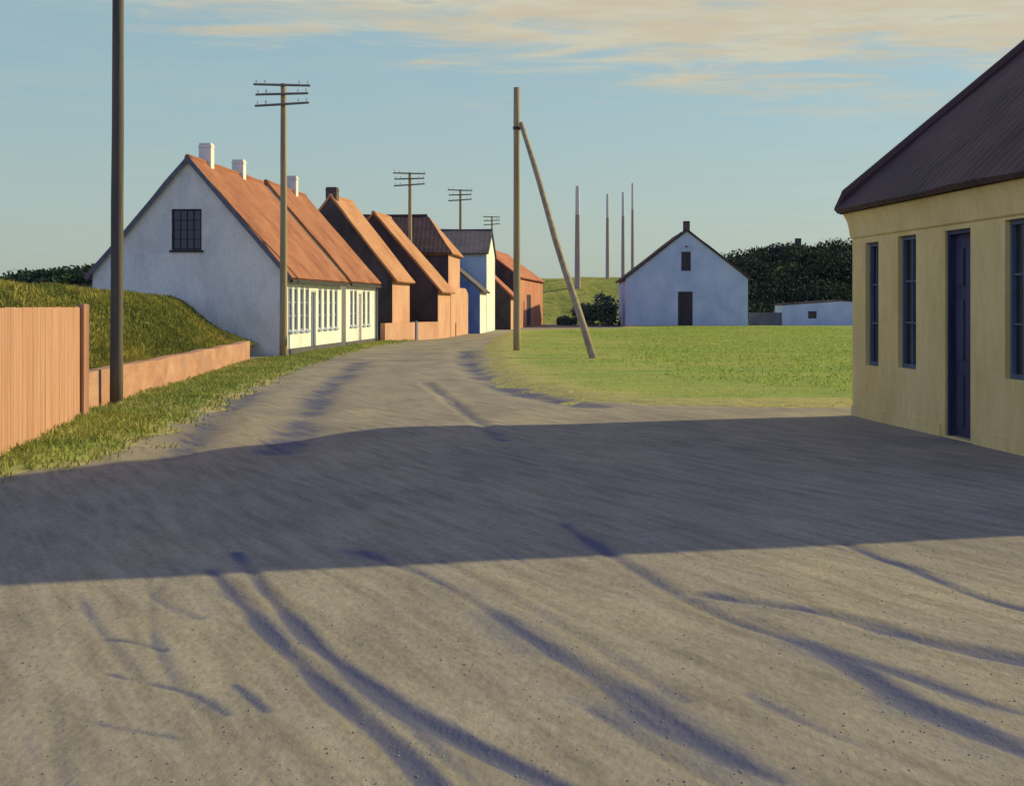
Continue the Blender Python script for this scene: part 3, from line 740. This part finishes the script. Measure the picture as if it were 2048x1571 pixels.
# --- the peach houses with dark gables, their shade painted in
def gable_tone(root, p0, a, n, W, ze, zr, gu, g):
    """black tarred face of the near gable, 3 mm proud of the wall"""
    P = [p0 + g * .02 + gu * (-.0) , p0 + g * .02 + gu * W]
    vs = [(P[0].x, P[0].y, 0), (P[0].x, P[0].y, ze - .02), ((P[0].x + P[1].x) / 2, (P[0].y + P[1].y) / 2, zr - .02), (P[1].x, P[1].y, ze - .02), (P[1].x, P[1].y, 0)]
    off = g * -.017
    vs2 = [(x + off.x, y + off.y, z) for x, y, z in vs]
    mb = MB(); mb.add(vs + vs2, [[0, 1, 2, 3, 4], [9, 8, 7, 6, 5]] + [[i, (i + 1) % 5, 5 + (i + 1) % 5, 5 + i] for i in range(5)])
    return mb.build('gable_cladding', M_['tar'], root)
r, wl, rf, p0, a, n, L, pt, g, gu = house('peach_cottage', 'narrow peach cottage with dark gable and small dark chimney, next to the white cottages', 'house', (-5.39, 67.6), (-4.90, 71.8), 5.7, 2.88, 6.5, M_['peach'], M_['orange_tile'], seed=9)
gable_tone(r, p0, a, n, 5.7, 2.88, 6.5, gu, g)
q = pt(.35, 2.85, 0); chimney(rf, q.x, q.y, 6.0, 7.0, .5, M_['chimney_dark'], a=a)
r, wl, rf, p0, a, n, L, pt, g, gu = house('peach_cottage', 'peach cottage with dark gable and no chimney, between low garden wall and dark hipped roof', 'house', (-3.63, 73.6), (-3.20, 78.0), 6.4, 2.42, 6.1, M_['peach'], M_['orange_tile'], seed=12)
gable_tone(r, p0, a, n, 6.4, 2.42, 6.1, gu, g)

# hipped house: ridge runs away from the street
def cross_house(name, label, x0, x1, y0, y1, ze, zr, wm, near_m, front_rm, side_rm, hip, oe=.15, skew=0.0, shade_wall=None, group=None):
    """street end at x1 (right); ridge along x; hip at the street end (0 = gable)"""
    root = thing(name, (x1, y0, 0), label, 'house', group)
    ym = (y0 + y1) / 2
    def sk(x, y): return x + skew * (y - y0)
    V = [(sk(x0, y0), y0, -.2), (sk(x1, y0), y0, -.2), (sk(x1, y1), y1, -.2), (sk(x0, y1), y1, -.2), (sk(x0, y0), y0, ze), (sk(x1, y0), y0, ze), (sk(x1, y1), y1, ze), (sk(x0, y1), y1, ze),
         (sk(x0, ym), ym, zr), (sk(x1 - hip, ym), ym, zr)]
    Fc = [[3, 2, 1, 0], [0, 1, 5, 4], [2, 3, 7, 6], [3, 0, 4, 8, 7], [4, 5, 9, 8], [6, 7, 8, 9]] + ([[1, 2, 6, 9, 5]] if not hip else [[1, 2, 6, 5], [5, 6, 9]])
    wall = obj('wall', V, Fc, wm, root)
    bm = bmesh.new(); bm.from_mesh(wall.data); bmesh.ops.recalc_face_normals(bm, faces=bm.faces); bm.to_mesh(wall.data); bm.free()
    pitch = (zr - ze) / (ym - y0); zo = ze - oe * pitch; xe = x1 + (oe if hip else .12); xr = x1 - hip + (0 if hip else .12)
    rb = MB(); uv = []
    slab(rb, uv, [(sk(x0, ym), ym, zr), (sk(xr, ym), ym, zr), (sk(xe, y0), y0 - oe, zo), (sk(x0, y0), y0 - oe, zo)], 10, 8, .09, .02, 3)
    slab(rb, uv, [(sk(x0, ym), ym, zr), (sk(xr, ym), ym, zr), (sk(xe, y1), y1 + oe, zo), (sk(x0, y1), y1 + oe, zo)], 10, 8, .09, .02, 4)
    roof = obj('roof', rb.v, rb.f, side_rm, root, uvs=uv)
    if hip:
        rb = MB(); uv = []
        slab(rb, uv, [(sk(xr, ym), ym, zr)] * 2 + [(sk(xe, y1), y1 + oe, zo), (sk(xe, y0), y0 - oe, zo)], 8, 8, .09, .018, 5)
        hr = obj('hip_roof', rb.v, rb.f, front_rm, root, uvs=uv)
    mb = MB(); mb.tube([(sk(x0, ym), ym, zr + .1), (sk((x0 + xr) / 2, ym), ym, zr + .08), (sk(xr, ym), ym, zr + .1)], [.1] * 3, 8); mb.build('ridge_tile', side_rm, roof)
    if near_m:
        cb = MB(); cb.obox((x0, y0), (1, 0), (0, -1), (0, x1 - x0 - .002), (0, ze - .12), (.003, .02)); cb.build('side_cladding', near_m, root)  # thin sheet: shade of the near side put into its colour
    return root, roof
cross_house('hipped_house', 'tall peach house with big dark hipped roof above the tall yard wall', -9.5, -3.39, 80.0, 86.4, 4.45, 6.5, M_['peach'], M_['tar'], M_['orange_tile'], M_['dark_tile'], 1.5, skew=.06)  # light put into the colours: dark slopes and near wall, orange lit hip
# the blue and white house
E, eroof = cross_house('white_house', 'tall white house with dark slate roof standing behind the small blue annex', -5.2, -1.56, 92.2, 100.2, 4.85, 6.35, M_['whitewash'], material('pale_blue_wash', [(.32, .42, .62), (.42, .51, .70)], (1, 1, .6), .8, bump=.3, bscale=5), None, M_['slate'], 0, skew=.052, oe=.25)  # pale blue near side paints the shade on the white wall
rF = house('blue_annex', 'low annex with bright blue gable and white front beside the tall white house', 'annex', (-1.87, 87.6), (-1.58, 92.15), 5.0, 2.50, 4.7, M_['whitewash'], M_['slate'], seed=15, og=.06)
r, wl, rf, p0, a, n, L, pt, g, gu = rF
c = gable_tone(r, p0, a, n, 5.0, 2.50, 4.7, gu, g); c.data.materials.clear(); c.data.materials.append(M_['blue_wall'])
# the red houses at the bend
r, wl, rf, p0, a, n, L, pt, g, gu = house('red_cottage', 'low red cottage with dark gable squeezed in beside the tall white house', 'house', (-.08, 101.6), (.28, 107.4), 5.0, 2.25, 4.7, M_['peach'], M_['rust_tile'], seed=18)
gable_tone(r, p0, a, n, 5.0, 2.25, 4.7, gu, g)
M_['red_wall'] = material('red_wall', [(.38, .14, .085), (.46, .19, .12), (.50, .24, .16)], (1, 1, .6), .8, bump=.3, bscale=5)
pG0, pG1 = Vector((.42, 107.6)), Vector((2.68, 131)); aG = (pG1 - pG0).normalized()
uD = on_wall(pG0, aG, 1058); dG = (uD - 2.2, uD + 1.6, .05, 2.5)
r, wl, rf, p0, a, n, L, pt, g, gu = house('red_house', 'long red house with hipped end and dark doorway, last in the row at the bend', 'house', pG0, pG1, 5.4, 3.75, 5.8, M_['red_wall'], M_['rust_tile'], hip=(0, 2.4), seed=21, holes=[dG])
door(r, p0, a, n, dG[:2], dG[2:4], M_['dark_wood'], M_['frame'], panels=False)
gable_tone(r, p0, a, n, 5.4, 3.75, 5.8, gu, g)

# --- yard walls in front of the peach houses
def wall_run(name, label, cat, A, B, h, th, mat, cope=None, wob=.02, group=None, seg=.5, top=None):
    A, B = Vector(A), Vector(B); a = (B - A).normalized(); n = Vector((a.y, -a.x)); L = (B - A).length; N = max(2, int(L / seg))
    t = thing(name, (A.x, A.y, 0), label, cat, group)
    vs, fs = [], []
    for i in range(N + 1):
        u = L * i / N
        hh = (h if top is None else top(u / L)) + wob * noise.noise(Vector((u * .6, 3.1, h)))
        for d, z in ((0, -.2), (0, hh), (-th, hh), (-th, -.2)):
            dd = d + wob * .5 * noise.noise(Vector((u * .5, z, d)))
            vs.append((A.x + a.x * u + n.x * dd, A.y + a.y * u + n.y * dd, z))
    for i in range(N):
        b = i * 4
        for k in range(4): fs.append([b + k, b + (k + 1) % 4, b + 4 + (k + 1) % 4, b + 4 + k])
    fs.append([3, 2, 1, 0]); fs.append([N * 4 + k for k in range(4)])
    o = obj('masonry', vs, fs, mat, t)
    bm = bmesh.new(); bm.from_mesh(o.data); bmesh.ops.recalc_face_normals(bm, faces=bm.faces); bm.to_mesh(o.data); bm.free()
    if cope:
        c = MB(); c.obox(A, a, n, (0, L), (h + .0, h + cope), (-th - .03, .03)); c.build('coping', mat, t)
    return t, a, n, L
t, a, n, L = wall_run('yard_wall', 'low peach yard wall in front of the two dark gables', 'wall', (-5.62, 66.4), (-3.60, 73.55), .84, .22, M_['peach'])
u = on_wall((-5.62, 66.4), a, 832)
pb = MB(); pb.obox((-5.62, 66.4), a, n, (u - .12, u + .12), (0, .9), (-.1, .05)); pb.build('post', M_['door_blue'], t, bevel=.01)
t, a, n, L = wall_run('yard_wall', 'tall peach yard wall below the dark hipped roof, ending beside the blue gable', 'wall', (-3.18, 78.05), (-2.55, 87.2), 2.6, .25, M_['peach'], top=lambda s: 2.6 - .35 * max(0, (s - .8) / .2) ** 2)
pb = MB(); u = on_wall((-3.18, 78.05), a, 911); pb.obox((-3.18, 78.05), a, n, (u - .06, u + .06), (0, .7), (-.05, .04)); pb.build('post', M_['grey_wood'], t)

# --- low peach wall below the bank, boarded fence
t, a, n, L = wall_run('garden_wall', 'low peach brick wall holding back the grassy bank, left of the white gable', 'wall', WALL_A, WALL_B, .56, .24, M_['peach_brick'], wob=.04)
fa, fb = Vector((-6.26, 21.75)), Vector((-4.0, 5.9))
fa2 = Vector(tuple(G(160, 836))); fb = Vector((-5.22, 14.5)); fa = fa2
af = (fb - fa).normalized(); nf = Vector((-af.y, af.x)); nf = nf if nf.x > 0 else -nf; Lf = (fb - fa).length
fence = thing('board_fence', (fa.x, fa.y, 0), 'peach painted board fence with dark end post at the left edge of the picture', 'fence')
mb = MB(); u = .10; k = 0
while u < Lf:
    w = random.uniform(.13, .17); j = random.uniform(-.0018, .0018)
    mb.obox(fa, af, nf, (u, min(u + w - .0025, Lf)), (.02, 1.585 + random.uniform(-.005, .005)), (-.012 + j, .012 + j)); u += w
mb.build('board_panel', M_['board'], fence)
for zz in (.35, 1.3):
    mb = MB(); mb.obox(fa, af, nf, (.1, Lf - .01), (zz, zz + .08), (-.06, -.02)); mb.build('rail', M_['board'], fence)
pc = (fa.x + nf.x * .05 + af.x * .03, fa.y + nf.y * .05 + af.y * .03); pa = (math.cos(math.radians(-28)), math.sin(math.radians(-28))); pn = (pa[1], -pa[0])
mb = MB(); mb.obox(pc, pa, pn, (-.06, .06), (-.2, 1.63), (-.06, .06)); mb.build('post', M_['board'], fence, bevel=.008)
for u in (2.4, 4.8, 7.2, 9.6):
    if u < Lf:
        mb = MB(); mb.obox(fa, af, nf, (u, u + .1), (-.2, 1.55), (-.16, -.065)); mb.build('post', M_['board'], fence, bevel=.008)

# --- barn, shed
bx0, bx1, byy = S(1252, 117), S(1496, 117), 117.0
bc = (bx0 + bx1) / 2
doorw = (S(1356, 117), S(1386, 117))
# the barn's gable faces the camera: ridge runs along +y
pb0 = Vector((bx1, byy)); pb1 = Vector((bx1 + .5, byy + 15))
WB = bx1 - bx0
def gb(x): return bx1 - x
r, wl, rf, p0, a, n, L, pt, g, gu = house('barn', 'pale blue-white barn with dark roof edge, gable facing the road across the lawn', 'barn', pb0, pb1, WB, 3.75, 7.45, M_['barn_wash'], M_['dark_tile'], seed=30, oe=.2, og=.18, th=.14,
    gholes=[(gb(doorw[1]), gb(doorw[0]), .05, 2.75), (gb(S(1382, 117)), gb(S(1363, 117)), 4.35, 5.85)])
door(r, p0, gu, g, (gb(doorw[1]), gb(doorw[0])), (.05, 2.75), M_['dark_wood'], M_['frame'], panels=False)
mb = MB(); u0, u1 = gb(S(1382, 117)), gb(S(1363, 117))
mb.obox(p0, gu, g, (u0 + .02, u1 - .02), (4.37, 5.83), (-.12, -.07)); ld_ = mb.build('loft_door', M_['dark_wood'], r)
mb = MB(); mb.obox(p0, gu, g, (u0 + .08, u1 - .08), (4.6, 4.68), (-.068, -.05)); mb.build('batten', M_['iron'], ld_)
mb = MB(); mb.obox(p0, gu, g, (u0 + .08, u1 - .08), (5.5, 5.58), (-.068, -.05)); mb.build('batten', M_['iron'], ld_)
mb = MB(); um = (u0 + u1) / 2; mb.obox(p0, gu, g, (um - .05, um + .05), (6.2, 6.3), (-.1, .55)); mb.build('hoist_beam', M_['dark_wood'], r)
q = pt(.35, WB / 2, 0); chimney(rf, q.x, q.y, 6.9, 8.25, .5, M_['chimney_dark'], a=a)

sx0, sx1, sy = S(1566, 119), S(1800, 119), 119.0
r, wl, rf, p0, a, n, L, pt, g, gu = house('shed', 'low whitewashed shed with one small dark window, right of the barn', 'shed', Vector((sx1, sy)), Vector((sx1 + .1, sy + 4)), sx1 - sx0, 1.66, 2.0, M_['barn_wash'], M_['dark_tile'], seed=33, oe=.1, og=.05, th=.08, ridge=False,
    gholes=[(sx1 - S(1634, 119), sx1 - S(1617, 119), .62, 1.2)])
window(r, p0, gu, g, (sx1 - S(1634, 119), sx1 - S(1617, 119)), (.62, 1.2), M_['dark_wood'], 2, 1, sill=False)
wall_run('dark_wall', 'low dark wall linking the barn to the whitewashed shed', 'wall', (S(1499, 119.5), 119.6), (S(1566, 119.5) - .02, 119.62), 1.1, .25, material('shaded_stone', [(.10, .11, .14), (.16, .17, .2)], (1, 1, 1), 1.5, bump=.4), wob=.06)  # dark blue-grey stone
# far farmhouse roof above the trees
fh = thing('farmhouse', (S(1590, 163), 163, 5), 'tiny dark roof with chimney poking above the dark wooded hill', 'house')
mb = MB(); xx = S(1590, 163); mb.add([(xx - 2.2, 161, 7.2), (xx + 2.2, 161, 7.2), (xx + 2.2, 166, 7.2), (xx - 2.2, 166, 7.2), (xx, 161, 8.25), (xx, 166, 8.25)], [[0, 1, 4], [3, 5, 2], [0, 4, 5, 3], [1, 2, 5, 4], [0, 3, 2, 1]])
rr = mb.build('roof', M_['dark_tile'], fh)
mb = MB(); mb.box((xx - 2.0, xx + 2.0), (161.2, 165.8), (3.5, 7.195)); mb.build('wall', M_['tar'], fh)
chimney(rr, xx + .1, 161.8, 7.6, 8.9, .6, M_['chimney_dark'], a=(0, 1))

# --- yellow house at the right
def yx(y): return 6.863 - .0847 * y
py0, py1 = Vector((yx(13.35), 13.35)), Vector((yx(22.02), 22.02)); ay = (py1 - py0).normalized()
ny = Vector((-ay.y, ay.x)); ny = ny if ny.x < 0 else -ny
Ly = (py1 - py0).length
# local frame: p0 near corner; outward normal points left (-x); depth goes right
WY, ZE, ZR, HIP = 7.2, 2.96, 6.72, 3.4
yh = thing('yellow_house', (py0.x, py0.y, 0), 'ochre yellow house with dark brown hipped roof at the right edge of the picture', 'house')
def yp(u, v, z): return Vector((py0.x + ay.x * u - ny.x * v, py0.y + ay.y * u - ny.y * v, z))
zt = ZE - .04
V = [yp(0, 0, -.3), yp(Ly, 0, -.3), yp(Ly, WY, -.3), yp(0, WY, -.3), yp(0, 0, zt), yp(Ly, 0, zt), yp(Ly, WY, zt), yp(0, WY, zt), yp(0, WY / 2, ZR - .06), yp(Ly - HIP, WY / 2, ZR - .06)]
wall = obj('wall', V, [[3, 2, 1, 0], [0, 1, 5, 4], [2, 3, 7, 6], [4, 5, 9, 8], [6, 7, 8, 9], [0, 4, 8, 7, 3], [1, 2, 6, 5], [5, 6, 9]], M_['ochre'], yh)
bm = bmesh.new(); bm.from_mesh(wall.data); bmesh.ops.recalc_face_normals(bm, faces=bm.faces); bm.to_mesh(wall.data); bm.free()
def yu(px): return on_wall(py0, ay, px)
YW = [(yu(1757), yu(1731), .76, 2.50), (yu(1832), yu(1796), .78, 2.53), (yu(2060), yu(2010), .80, 2.55), (.3, 1.05, .80, 2.55)]
YW = [(min(w[0], w[1]), max(w[0], w[1]), w[2], w[3]) for w in YW]
YD = (min(yu(1941), yu(1890)), max(yu(1941), yu(1890)), .02, 2.52)
cb = MB()
for w in YW + [YD]: cb.obox(py0, ay, ny, (w[0], w[1]), (w[2], w[3]), (-.16, .4))
boolean_cut(wall, cb.build('cut', M_['ochre'], yh))
for w in YW: window(yh, py0, ay, ny, w[:2], w[2:4], M_['dull_frame'], 2, 3, rec=.15, bar=.03, sunk=.06, sill=False)
door(yh, py0, ay, ny, YD[:2], YD[2:4], M_['navy'], M_['navy'], rec=.16)
# coved cornice along the eaves (profile swept along the wall and round the far end)
prof = [(0.0, 2.58), (.025, 2.60), (.03, 2.66), (.04, 2.74), (.055, 2.82), (.075, 2.88), (.10, 2.93), (.105, 2.955), (-.02, 2.955)]
vs, fs = [], []
stations = [lambda d, z: yp(-.0, -d, z), lambda d, z: yp(Ly + d, -d, z), lambda d, z: yp(Ly + d, WY, z)]
for s_ in stations:
    for d, z in prof: vs.append(s_(d + .003, z))
k = len(prof)
for s_ in range(2):
    for i in range(k):
        j = (i + 1) % k; fs.append([s_ * k + i, s_ * k + j, (s_ + 1) * k + j, (s_ + 1) * k + i])
obj('cornice', vs, fs, M_['ochre'], yh)
rb = MB(); uv = []; oe = .14; pit = (ZR - ZE) / (WY / 2); zo = ZE - oe * pit * .25
slab(rb, uv, [yp(-.2, WY / 2, ZR), yp(Ly - HIP, WY / 2, ZR), yp(Ly + oe, -oe, zo), yp(-.2, -oe, zo)], 24, 14, .08, .05, 2)
slab(rb, uv, [yp(-.2, WY / 2, ZR), yp(Ly - HIP, WY / 2, ZR), yp(Ly + oe, WY + oe, zo), yp(-.2, WY + oe, zo)], 24, 14, .08, .05, 6)
slab(rb, uv, [yp(Ly - HIP, WY / 2, ZR)] * 2 + [yp(Ly + oe, WY + oe, zo), yp(Ly + oe, -oe, zo)], 16, 14, .08, .048, 4)
yr = obj('roof', rb.v, rb.f, M_['dark_tile'], yh, uvs=uv)
mb = MB(); mb.tube([yp(-.2, WY / 2, ZR + .12), yp(Ly - HIP, WY / 2, ZR + .12)], [.12, .12], 8); mb.tube([yp(Ly - HIP, WY / 2, ZR + .12), yp(Ly + oe * .5, -oe * .5, zo + .3), yp(Ly + oe, -oe, zo + .08)], [.1, .1, .1], 8)
mb.build('ridge_tile', M_['dark_tile'], yr)
pl = MB(); pl.obox(py0, ay, ny, (0, YD[0] - .13), (-.1, .14), (.002, .025)); pl.obox(py0, ay, ny, (YD[1] + .13, Ly), (-.1, .14), (.002, .025)); pl.build('plinth', M_['ochre'], yh)

# ------------------------------------------------------------------ poles
def bent(x, y, z0, z1, r0, r1, dx=0, dy=0, n=9, wob=.012):
    pts, rr = [], []
    for i in range(n):
        t = i / (n - 1); z = z0 + (z1 - z0) * t
        pts.append((x + dx * t + wob * noise.noise(Vector((z * .35, x, 1))), y + dy * t + wob * noise.noise(Vector((z * .35, y, 7))), z)); rr.append(r0 + (r1 - r0) * t)
    return pts, rr
bp = G(232, 812)
t = thing('telephone_pole', (bp[0], bp[1], 0), 'tall bare pole before the low peach wall, its top cut off by the picture', 'pole')
mb = MB(); p, r_ = bent(bp[0], bp[1], -.3, 9.2, .105, .085, .05, 0); mb.tube(p, r_, 14, wob=.06); mb.build('shaft', M_['tar_pole'], t, smooth=True)

PY = 45.2; PX = S(567, PY)
t = thing('telephone_pole', (PX, PY, 0), 'pole with three crossarms standing before the corner of the long white cottage', 'pole', 'poles with three crossarms')
mb = MB(); p, r_ = bent(PX, PY, -.3, 8.3, .125, .085); mb.tube(p, r_, 12, wob=.06); mb.build('shaft', M_['pole'], t, smooth=True)
for z, hw, tilt in ((8.24, .86, -.02), (7.97, .80, .02), (7.66, .82, .05)):
    mb = MB(); cx_ = PX - .02
    mb.tube([(cx_ - hw, PY - .13, z - tilt), (cx_, PY - .13, z), (cx_ + hw * .98, PY - .13, z + tilt)], [.034, .038, .034], 6)
    arm = mb.build('crossarm', M_['grey_wood'], t)
    for q in (-.9, -.6, .6, .9):
        ins = MB(); ins.tube([(cx_ + hw * q, PY - .13, z + tilt * q + .02), (cx_ + hw * q, PY - .13, z + .07 + tilt * q), (cx_ + hw * q, PY - .13, z + .075 + tilt * q), (cx_ + hw * q, PY - .13, z + .14 + tilt * q)], [.012, .012, .03, .022], 6)
        ins.build('insulator', M_['insul'], arm)
proto = t
def copy_tree(o, parent=None):
    c = o.copy(); COL.objects.link(c)
    if parent is not None: c.parent = parent
    for ch in [q for q in o.children]: copy_tree(ch, c)
    return c
for px, top, d, lab in ((820, 344, 79.0, 'largest of the three far crossarm poles, above the dark hipped roof'), (921, 378, 104.0, 'far crossarm pole above the slate roof of the tall white house'), (984, 432, 150.0, 'smallest and farthest crossarm pole, at the right end of the slate roof')):
    c = copy_tree(proto); zt = Z(top, d); s = zt / 8.32
    c.location = (S(px, d), d, 0); c.scale = (1.0, 1.0, s); c['label'] = lab

# braced pole in the lawn
bx, by = S(1034, 51.4), 51.4; top = Z(175, 51.4)
t = thing('braced_pole', (bx, by, 0), 'bare wooden pole with long leaning brace standing on the lawn', 'pole')
mb = MB(); p, r_ = bent(bx, by, -.3, top, .125, .105, -.01, 0); mb.tube(p, r_, 12, wob=.06); mb.build('shaft', M_['pole'], t, smooth=True)
sb = G(1192, 722); zt = Z(248, 51.4)
mb = MB(); A = Vector((sb[0], sb[1], -.2)); B = Vector((bx + .16, by - .12, zt)); n_ = 9
mb.tube([A.lerp(B, i / (n_ - 1)) + Vector((.02 * math.sin(i * 1.3), 0, -.10 * math.sin(math.pi * i / (n_ - 1)))) for i in range(n_)], [.115 - .03 * i / (n_ - 1) for i in range(n_)], 12, wob=.06)
mb.build('brace', M_['pole'], t, smooth=True)
mb = MB(); mb.tube([(bx - .14, by, zt - .12), (bx + .2, by - .1, zt - .14)], [.025, .025], 8); mb.tube([(bx, by, zt - .2), (bx, by, zt - .1)], [.135, .135], 12); mb.build('strap', M_['iron'], t)

# far masts on the green hill
mast = None
for px, topy, d, wmul, lab in ((1155, 372, 150, 1.5, 'thickest and leftmost of the four thin masts on the green hill'), (1215, 388, 156, 1.0, 'shortest thin mast, second from the left on the green hill'),
                               (1246, 384, 158, 1.0, 'thin mast between two others just left of the barn roof'), (1265, 366, 158, .85, 'tallest thin mast, nearest to the pale blue barn')):
    x = S(px, d); zb = float(hill_z(np.array([x]), np.array([float(d)]))[0]); zt = Z(topy, d)
    if mast is None:
        mast = thing('mast', (0, 0, 0), lab, 'mast', 'masts on the green hill')
        mb = MB(); mb.tube([(0, 0, -.05), (0, 0, .35), (0, 0, .72)], [.20, .18, .15], 8); mb.build('shaft', M_['mast'], mast)
        mb = MB(); mb.tube([(0, 0, .719), (0, 0, .9), (0, 0, 1.0)], [.15, .14, .12], 8); mb.build('tip', M_['pale'], mast)
        o = mast
    else: o = copy_tree(mast)
    o.location = (x, d, zb); o.scale = (wmul, wmul, zt - zb); o['label'] = lab
